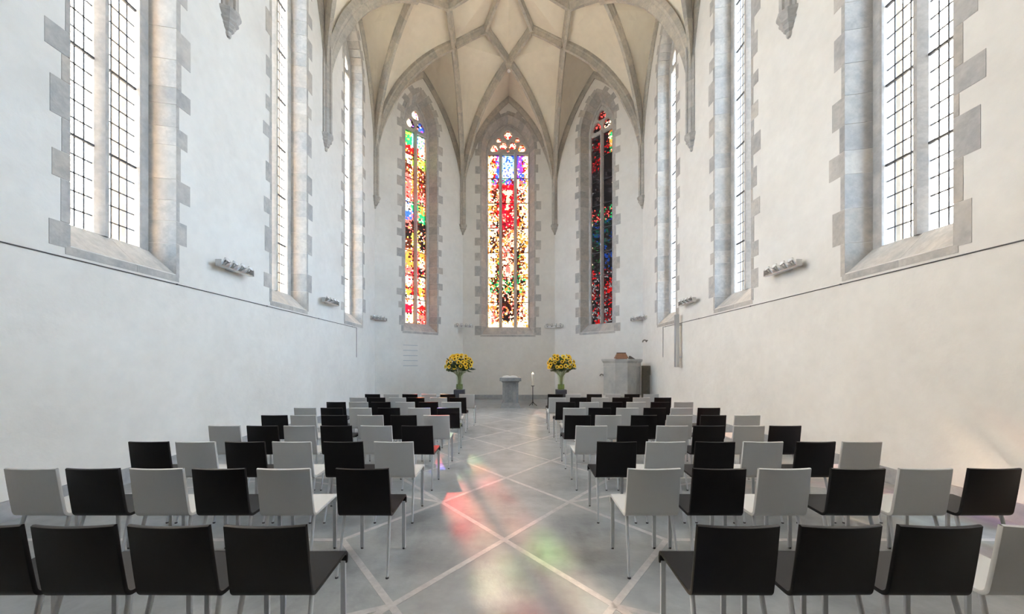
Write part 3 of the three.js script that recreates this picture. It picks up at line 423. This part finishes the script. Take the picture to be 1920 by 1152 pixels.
const rowsR = [[[1308, 'b'], [1499, 'b'], [1688, 'b'], [1881, 'g']], [[1176, 'g'], [1300, 'b'], [1421, 'g'], [1561, 'b'], [1687, 'g'], [1816, 'b']], [[1120, 'b'], [1211, 'g'], [1305, 'b'], [1395, 'g'], [1493, 'b'], [1580, 'g']], [[1080, 'g'], [1157, 'b'], [1232, 'g'], [1300, 'b'], [1375, 'g'], [1444, 'b']], [[1059, 'b'], [1116, 'g'], [1183, 'b'], [1250, 'g'], [1313, 'b'], [1377, 'g']], [[1056, 'g'], [1104, 'b'], [1156, 'g'], [1207, 'b'], [1258, 'g'], [1309, 'b']], [[1042, 'b'], [1087, 'g'], [1131, 'b'], [1175, 'g'], [1220, 'b'], [1264, 'g']], [[1029, 'g'], [1069, 'b'], [1109, 'g'], [1148, 'b'], [1187, 'g'], [1227, 'b']], [[1027, 'b'], [1061, 'g'], [1100, 'b'], [1135, 'g'], [1171, 'b'], [1207, 'g']]];
const rowZ = [1.84, 2.85, 3.84, 4.84, 5.84, 6.84, 7.9, 8.97, 10.0], cr = rng(5);
for (const [rows, side] of [[rowsL, 'opposite the pulpit'], [rowsR, 'on the pulpit side']]) rows.forEach((row, k) => row.forEach(([left, c], i) => {
  const Z = rowZ[k], w = 0.393, x = (left - PX) * Z / FOCAL + w / 2, n = side === 'on the pulpit side' ? i : row.length - 1 - i;
  const o = chairProto[c].clone(); o.name = numbered('stacking_chair'); o.position.set(x, 0, -Z - 0.235); o.rotation.y = (cr() - 0.5) * 0.04;
  o.userData = { label: `${c === 'b' ? 'black' : 'light grey'} moulded chair, ${ord[8 - k]} row from altar, ${ord[n]} seat from aisle, ${side}`, category: 'chair', group: 'chairs in rows facing the altar' };
  scene.add(o);
}));

// ---------------------------------------------------------------- altar, candle, flowers
{ const Z = 14.35, a = thing('stone_altar', 'small grey stone altar table on a fluted pedestal', 'altar', [0.06, 0, -Z]);
  const ped = new THREE.Shape(); [[-0.29, -0.25], [-0.29, 0.2], [-0.2, 0.29], [-0.1, 0.25], [0.1, 0.25], [0.2, 0.29], [0.29, 0.2], [0.29, -0.25]].forEach(([x, y], i) => (i ? ped.lineTo(x, -y) : ped.moveTo(x, -y)));
  mesh('pedestal', boxUV(new THREE.ExtrudeGeometry(ped, { depth: 0.78, bevelEnabled: false }).rotateX(-Math.PI / 2).translate(0, 0.17, 0)), M.altar, a);
  mesh('base', hexa([[-0.36, 0, -0.33], [0.36, 0, -0.33], [0.36, 0, 0.35], [-0.36, 0, 0.35]], [[-0.31, 0.18, -0.28], [0.31, 0.18, -0.28], [0.31, 0.18, 0.3], [-0.31, 0.18, 0.3]]), M.altar, a);
  mesh('capital', hexa([[-0.3, 0.92, -0.27], [0.3, 0.92, -0.27], [0.3, 0.92, 0.29], [-0.3, 0.92, 0.29]], [[-0.33, 0.965, -0.3], [0.33, 0.965, -0.3], [0.33, 0.965, 0.32], [-0.33, 0.965, 0.32]]), M.altar, a);
  mesh('table_slab', boxUV(new RoundedBoxGeometry(0.78, 0.13, 0.72, 2, 0.015).translate(0, 1.03, 0)), M.altar, a);
  const bk = thing('open_book', 'open white book lying on the stone altar', 'book', [0.04, 1.0955, -Z + 0.02]);
  for (const s of [-1, 1]) { const sh = new THREE.Shape(); sh.moveTo(0, 0); sh.lineTo(s * 0.27, 0); sh.lineTo(s * 0.27, 0.03); sh.bezierCurveTo(s * 0.2, 0.065, s * 0.06, 0.075, 0, 0.035); mesh('page_block', new THREE.ExtrudeGeometry(sh, { depth: 0.36, bevelEnabled: false }).translate(0, 0, -0.18), M.paper, bk); }
  mesh('cover', box(0.56, 0.008, 0.38, 0, 0.004, 0), M.paper, bk); }
{ const Z = 14.75, x = 45 * Z / FOCAL, c = thing('candle_stand', 'slim black iron candle stand on three feet beside the altar', 'candle stand', [x, 0, -Z]);
  mesh('pole', rod([0, 0.1, 0], [0, 0.75, 0], 0.018, 0.014, 10), M.iron, c); mesh('drip_tray', new THREE.LatheGeometry([[0.001, 0.74], [0.05, 0.745], [0.07, 0.765], [0.068, 0.772], [0.001, 0.768]].map((p) => new THREE.Vector2(...p)), 20), M.iron, c);
  for (let i = 0; i < 3; i++) { const t = i * 2.094 + 0.5; mesh('foot', tube([[0, 0.17, 0], [Math.cos(t) * 0.05, 0.1, Math.sin(t) * 0.05], [Math.cos(t) * 0.12, 0.05, Math.sin(t) * 0.12], [Math.cos(t) * 0.17, 0.014, Math.sin(t) * 0.17]], 0.012, 8), M.iron, c); }
  const k = thing('altar_candle', 'thick white pillar candle burning on the iron stand', 'candle', [x, 0.771, -Z]);
  mesh('wax_body', new THREE.LatheGeometry([[0.001, 0], [0.047, 0], [0.047, 0.445], [0.04, 0.455], [0.015, 0.443], [0.001, 0.443]].map((p) => new THREE.Vector2(...p)), 24), M.wax, k); mesh('wick', rod([0, 0.44, 0], [0, 0.46, 0], 0.002), M.iron, k);
  mesh('flame', new THREE.LatheGeometry([[0.001, 0.455], [0.008, 0.465], [0.009, 0.475], [0.005, 0.495], [0.001, 0.51]].map((p) => new THREE.Vector2(...p)), 12), std({ color: lin(1, 0.8, 0.5), emissive: lin(1, 0.72, 0.35), emissiveIntensity: 6 }), k);
  const l = new THREE.PointLight(new THREE.Color(1, 0.7, 0.4), 0.25); l.position.set(x, 0.771 + 0.478, -Z); l.castShadow = true; l.shadow.radius = 0.4; scene.add(l); }
const petalGeo = (n, r0, r1, lift) => { const gs = []; for (let i = 0; i < n; i++) { const t = i / n * Math.PI * 2, w = Math.PI / n * 1.15, pos = [], pt = (r, a, z) => [r * Math.cos(t + a), r * Math.sin(t + a), z]; const a = pt(r0, -w * 0.7, 0.004), b = pt(r0, w * 0.7, 0.004), c = pt((r0 + r1) / 2, -w, 0.012 + lift * 0.5), d = pt((r0 + r1) / 2, w, 0.012 + lift * 0.5), e = pt(r1, 0, lift); for (const v of [a, c, b, b, c, d, c, e, d]) pos.push(...v); const g = new THREE.BufferGeometry(); g.setAttribute('position', new THREE.Float32BufferAttribute(pos, 3)); g.computeVertexNormals(); g.setAttribute('uv', new THREE.Float32BufferAttribute(new Float32Array(18), 2)); gs.push(g); } return mergeGeometries(gs); };
const petalRing = merge([petalGeo(15, 0.028, 0.094, 0.012), petalGeo(13, 0.028, 0.082, 0.026)]), seedDisc = new THREE.LatheGeometry([[0.001, 0.022], [0.018, 0.02], [0.028, 0.013], [0.032, 0.002], [0.027, -0.008], [0.012, -0.016], [0.001, -0.018]].map((p) => new THREE.Vector2(...p)), 14).rotateX(Math.PI / 2);
const leafShape = () => { const g = new THREE.PlaneGeometry(0.11, 0.17, 4, 5).translate(0, 0.085, 0), p = g.attributes.position; for (let i = 0; i < p.count; i++) { const y = p.getY(i) / 0.17, w = Math.sin(Math.PI * Math.min(1, y * 0.86 + 0.12)); p.setXYZ(i, p.getX(i) * w, p.getY(i), -0.06 * y * y + 0.25 * Math.abs(p.getX(i)) * w); } g.computeVertexNormals(); return g; };
const leafGeo = leafShape(), outV = V(0, 0, 1);
function bouquet(x, Z, seed, where) {
  const r = rng(seed), pl = thing('flower_plinth', `square dark slate plinth under the vase ${where}`, 'plinth', [x, 0, -Z]); mesh('block', boxUV(new RoundedBoxGeometry(0.385, 0.63, 0.385, 2, 0.008).translate(0, 0.315, 0)), M.plinth, pl);
  const vs = thing('glass_vase', `tall flared clear glass vase ${where}`, 'vase', [x, 0.6305, -Z]);
  mesh('glass', new THREE.LatheGeometry([[0.001, 0.004], [0.115, 0.004], [0.13, 0.02], [0.135, 0.06], [0.128, 0.2], [0.11, 0.24], [0.115, 0.4], [0.16, 0.6], [0.175, 0.68]].map((p) => new THREE.Vector2(...p)), 28), M.vase, vs);
  mesh('water', new THREE.LatheGeometry([[0.001, 0.012], [0.11, 0.012], [0.128, 0.06], [0.122, 0.2], [0.001, 0.201]].map((p) => new THREE.Vector2(...p)), 24), M.water, vs);
  const N = 44, heads = [];
  for (let i = 0; i < N; i++) { let best, bd = -1; for (let q = 0; q < 14; q++) { const t = r() * Math.PI * 2, yy = -0.12 + 1.02 * r(), rad = Math.sqrt(Math.max(0, 1 - yy * yy)) * (0.86 + 0.14 * r()), p = V(Math.cos(t) * rad * 0.5, yy * 0.44, Math.sin(t) * rad * 0.42 + 0.04), d = heads.reduce((m, h) => Math.min(m, h.distanceTo(p)), 9); if (d > bd) { bd = d; best = p; } } heads.push(best); }
  heads.forEach((p) => { const s = thing('sunflower', `yellow sunflower with a dark centre in the glass vase ${where}`, 'sunflower', [x, 0.6505, -Z], 0, `sunflowers in the vase ${where}`);
    const tip = V(p.x, 0.86 + p.y, p.z), foot = V((r() - 0.5) * 0.12, 0.0, (r() - 0.5) * 0.12), neck = V(p.x * 0.16, 0.5, p.z * 0.16);
    mesh('stem', tube([foot.toArray(), [foot.x * 0.4 + neck.x * 0.5, 0.25, foot.z * 0.4 + neck.z * 0.5], neck.toArray(), [lerp(neck.x, tip.x, 0.6), lerp(neck.y, tip.y, 0.55), lerp(neck.z, tip.z, 0.6)], tip.toArray()], 0.005, 6, 12), M.stem, s);
    const dir = V(p.x * 1.4 + (r() - 0.5) * 0.3, 0.1 + 0.35 * p.y + (r() - 0.5) * 0.2, p.z + 0.35).normalize(), q = new THREE.Quaternion().setFromUnitVectors(outV, dir), sc = 0.82 + 0.35 * r();
    for (const [n, ge, ma] of [['petals', petalRing, r() < 0.3 ? M.petalPale : M.petal], ['seed_disc', seedDisc, M.seed]]) { const m = mesh(n, ge, ma, s); m.position.copy(tip).addScaledVector(dir, 0.012); m.quaternion.copy(q); m.scale.setScalar(sc); }
    for (let k = 0; k < 4; k++) { const m = mesh('leaf', leafGeo, M.leaf, s), f = 0.55 + 0.42 * r(); m.position.set(lerp(neck.x, tip.x, f), lerp(neck.y + 0.04, tip.y, f) - 0.03, lerp(neck.z, tip.z, f)); m.rotation.set(1.1 + 1.3 * r(), r() * 6.28, (r() - 0.5) * 0.8, 'YXZ'); m.scale.setScalar(0.8 + 0.7 * r()); } });
}
bouquet((861.5 - PX) * 14.6 / FOCAL, 14.6, 404, 'away from the candle'); bouquet((1052 - PX) * 14.6 / FOCAL, 14.6, 505, 'beside the candle');

// ---------------------------------------------------------------- pulpit
{ const Z = 13.85, x = (1167 - PX) * Z / FOCAL, p = thing('stone_pulpit', 'pale grey many-sided stone pulpit with a moulded rim', 'pulpit', [x, 0, -Z], 0), N = 8, rot = 0.12;
  const plan = [[-0.66, -0.06], [-0.36, 0.4], [0, 0.6], [0.36, 0.4], [0.67, -0.06], [0.45, -0.5], [-0.45, -0.5]];   // a broad front of four faces
  const ring = (k0, k1, y0, y1, name, mat = M.pulpit) => plan.forEach((A, i) => { const B = plan[(i + 1) % plan.length], d = 0.12, c = (P, k, y) => [P[0] * k, y, P[1] * k]; mesh(name, hexa([c(A, k0, y0), c(B, k0, y0), c(B, k0 - d, y0), c(A, k0 - d, y0)], [c(A, k1, y1), c(B, k1, y1), c(B, k1 - d, y1), c(A, k1 - d, y1)]), mat, p); });
  ring(1, 1, 0.56, 1.5, 'side_panel'); ring(1.015, 1.015, 1.503, 1.62, 'frieze_panel'); ring(1.02, 1.08, 1.622, 1.69, 'rim_moulding'); ring(1.105, 1.105, 1.691, 1.76, 'rim_slab');
  ring(1.05, 1.01, 0.47, 0.557, 'foot_moulding');
  mesh('platform', boxUV(new THREE.CylinderGeometry(0.5, 0.5, 0.08, 8, 1).rotateY(rot).translate(0, 0.52, 0)), M.pulpit, p);
  mesh('pulpit_stem', boxUV(new THREE.CylinderGeometry(0.5, 0.42, 0.47, 8, 1).rotateY(rot).translate(0, 0.235, 0)), M.pulpit, p);
  const rest = thing('book_rest', 'small brown wooden book rest on the pulpit rim', 'book rest', [(1158 - PX) * Z / FOCAL, 1.7605, -Z + 0.5]);
  mesh('desk_board', hexa([[-0.23, 0.02, 0.06], [0.23, 0.02, 0.06], [0.23, 0.02, -0.16], [-0.23, 0.02, -0.16]], [[-0.15, 0.2, -0.02], [0.15, 0.2, -0.02], [0.15, 0.2, -0.1], [-0.15, 0.2, -0.1]]), M.wood, rest);
  mesh('foot_block', box(0.36, 0.025, 0.18, 0, 0.0125, -0.04), M.wood, rest); mesh('ledge', boxUV(new RoundedBoxGeometry(0.31, 0.025, 0.1, 2, 0.008).translate(0, 0.212, -0.06)), M.darkWood, rest);
  const bk = thing('pulpit_book', 'small dark book leaning beside the wooden book rest', 'book', [(1175.5 - PX) * Z / FOCAL, 1.7605, -Z + 0.5]); mesh('cover', hexa([[-0.08, 0, 0.05], [0.12, 0, 0.05], [0.12, 0, -0.08], [-0.08, 0, -0.08]], [[-0.07, 0.11, 0.0], [-0.02, 0.1, 0.0], [-0.02, 0.1, -0.05], [-0.07, 0.11, -0.05]]), M.darkWood, bk); mesh('page_block', box(0.05, 0.006, 0.1, -0.02, 0.003, -0.015), M.paper, bk);
  const st = thing('pulpit_stair_wall', 'dark weathered stone stair parapet with an arched panel beside pulpit', 'stair parapet', [(1217 - PX) * 13.9 / FOCAL, 0, -13.9]);
  const sh = toPath([[-0.24, 0], [0.24, 0], [0.24, 1.53], [-0.24, 1.53]]), ar = new THREE.Path(); ar.moveTo(-0.17, 0.3); ar.lineTo(0.14, 0.3); ar.lineTo(0.14, 1.05); ar.absarc(-0.015, 1.05, 0.155, 0, Math.PI, false); ar.closePath(); sh.holes.push(ar);
  mesh('parapet', boxUV(new THREE.ExtrudeGeometry(sh, { depth: 0.06, bevelEnabled: false, curveSegments: 10 })), M.oldStone, st); mesh('arched_panel', box(0.48, 1.53, 0.1, 0, 0.765, -0.052), M.oldStone, st);
  const fi = mesh('finial', new THREE.LatheGeometry([[0.001, 0.17], [0.05, 0.155], [0.075, 0.1], [0.08, 0.03], [0.085, 0]].map((q) => new THREE.Vector2(...q)), 12), M.plinth, st); fi.position.set(0.12, 1.53, 0); 
  // small stone brackets on the wall
  const bracket = (bx, by, bz, turn, label) => { const b = thing('stone_bracket', label, 'bracket', [bx, by, bz], turn); mesh('arch', new THREE.TorusGeometry(0.075, 0.024, 8, 18, Math.PI), M.oldStone, b); mesh('stub', rod([0.05, 0.06, 0], [0.05, 0.06, -0.1], 0.022), M.oldStone, b); };
  bracket(4.9, 2.38, -14.02, -0.9, 'small arched stone bracket on the wall high behind the pulpit'); 
  const lw = at(-H45, mx, -mz, 0.36); bracket(lw[0] - 0.04, 1.1, lw[2] + 0.04, -H45, 'small arched stone bracket low on the wall next to the pulpit'); }

// ---------------------------------------------------------------- wall lights, cables, loudspeaker, lettering
function wallLight(x, z, turn, label) {
  const g = thing('wall_spotlight', label, 'wall light', [x, 3.3, z], turn, 'chrome spotlight bars under the wall shafts');
  mesh('wall_plate', boxUV(new RoundedBoxGeometry(0.16, 0.1, 0.03, 2, 0.008).translate(0, 0, 0.015)), M.steel, g); mesh('arm', rod([0, 0, 0.02], [0, 0, 0.11], 0.014), M.steel, g);
  mesh('bar', merge([box(0.84, 0.018, 0.09, 0, -0.05, 0.14), box(0.84, 0.1, 0.012, 0, -0.005, 0.1)]), M.steel, g); for (const s of [-1, 1]) mesh('end_plate', box(0.012, 0.11, 0.1, s * 0.42, 0, 0.145), M.steel, g);
  for (let i = 0; i < 4; i++) { const px = -0.3 + 0.2 * i, h = mesh('lamp_head', new THREE.LatheGeometry([[0.02, -0.075], [0.03, -0.07], [0.034, -0.02], [0.055, 0.04], [0.06, 0.07], [0.055, 0.07], [0.03, 0.0], [0.001, -0.02]].map((q) => new THREE.Vector2(...q)), 18).rotateX(Math.PI / 2 - 0.75), M.chrome, g); h.position.set(px, 0.02, 0.165); const b = mesh('lamp_glass', new THREE.SphereGeometry(0.05, 14, 10), M.bulbGlass, h); b.position.set(0, 0.03, 0.03); }
}
const wl = 0.0;
wallLight(-W, -ZP1, H90, 'chrome spotlight bar between the third and second windows opposite the pulpit'); wallLight(W, -ZP1, -H90, 'chrome spotlight bar between the third and second windows of the loudspeaker wall');
wallLight(-W, -ZP2, H90, 'chrome spotlight bar between the two windows nearest the apse, opposite the pulpit'); wallLight(W, -ZP2, -H90, 'chrome spotlight bar between the two windows nearest the apse, loudspeaker wall');
wallLight(-W + 0.03, -ZA + 0.01, H90 * 0.75, 'chrome spotlight bar in the apse corner opposite the pulpit'); wallLight(W - 0.03, -ZA + 0.01, -H90 * 0.75, 'chrome spotlight bar in the apse corner above the pulpit stair');
wallLight(-S2 + 0.01, -ZB + 0.03, H90 * 0.25, 'chrome spotlight bar between the bright side window and altar window'); wallLight(S2 - 0.01, -ZB + 0.03, -H90 * 0.25, 'chrome spotlight bar between the altar window and dark side window');
{ const s = thing('boss_spotlight', 'small chrome spotlight hanging from the vault boss', 'spotlight', [0, boss[1] - 0.38, boss[2]]); mesh('socket', rod([0, -0.05, 0], [0, 0.02, 0], 0.035, 0.05, 14), M.chrome, s); mesh('bulb', new THREE.SphereGeometry(0.07, 16, 12).translate(0, -0.1, 0), M.bulbGlass, s); }
for (const s of [-1, 1]) { const side = s < 0 ? 'opposite the pulpit' : 'carrying the loudspeaker', zE = s < 0 ? 12.85 : 12.7, y = 2.79;
  const c = thing('wall_cable', `thin dark cable running level along the wall ${side}`, 'cable', [s * (W - 0.009), y, 0]); mesh('cable_run', merge([rod([0, 0, -0.2], [0, 0, -zE], 0.007, 0.007, 6), rod([0, 0, -zE], [0, y > 2 ? -0.98 : 0, -zE], 0.007, 0.007, 6)]), M.cable, c);
  const cl = []; for (let z = 1.5; z < zE; z += 2.2) cl.push(box(0.018, 0.02, 0.02, 0, 0, -z)); cl.forEach((q) => mesh('cable_clip', q, M.cable, c)); }
{ const z = 11.35, sp = thing('column_loudspeaker', 'tall slim grey column loudspeaker mounted on the side wall', 'loudspeaker', [W - 0.005, 1.49, -z], -H90); 
  mesh('cabinet', boxUV(new RoundedBoxGeometry(0.11, 1.55, 0.1, 3, 0.012).translate(0, 0.775, 0.13)), M.speakerSide, sp); mesh('front_grille', boxUV(new RoundedBoxGeometry(0.095, 1.53, 0.02, 2, 0.006).translate(0, 0.775, 0.182)), M.speaker, sp); for (const y of [0.3, 1.25]) mesh('wall_bracket', box(0.05, 0.06, 0.085, 0, y, 0.0435), M.steel, sp); }
{ const q = at(H45, -mx, -mz, -0.575), t = thing('wall_inscription', 'five faint grey lines of lettering on the apse wall', 'inscription', [q[0], 0, q[2]], H45); for (let i = 0; i < 5; i++) mesh('text_line', box(0.66, 0.03, 0.006, 0, 2.35 - i * 0.207, 0.003), M.lettering, t); }

renderer.render(scene, camera);
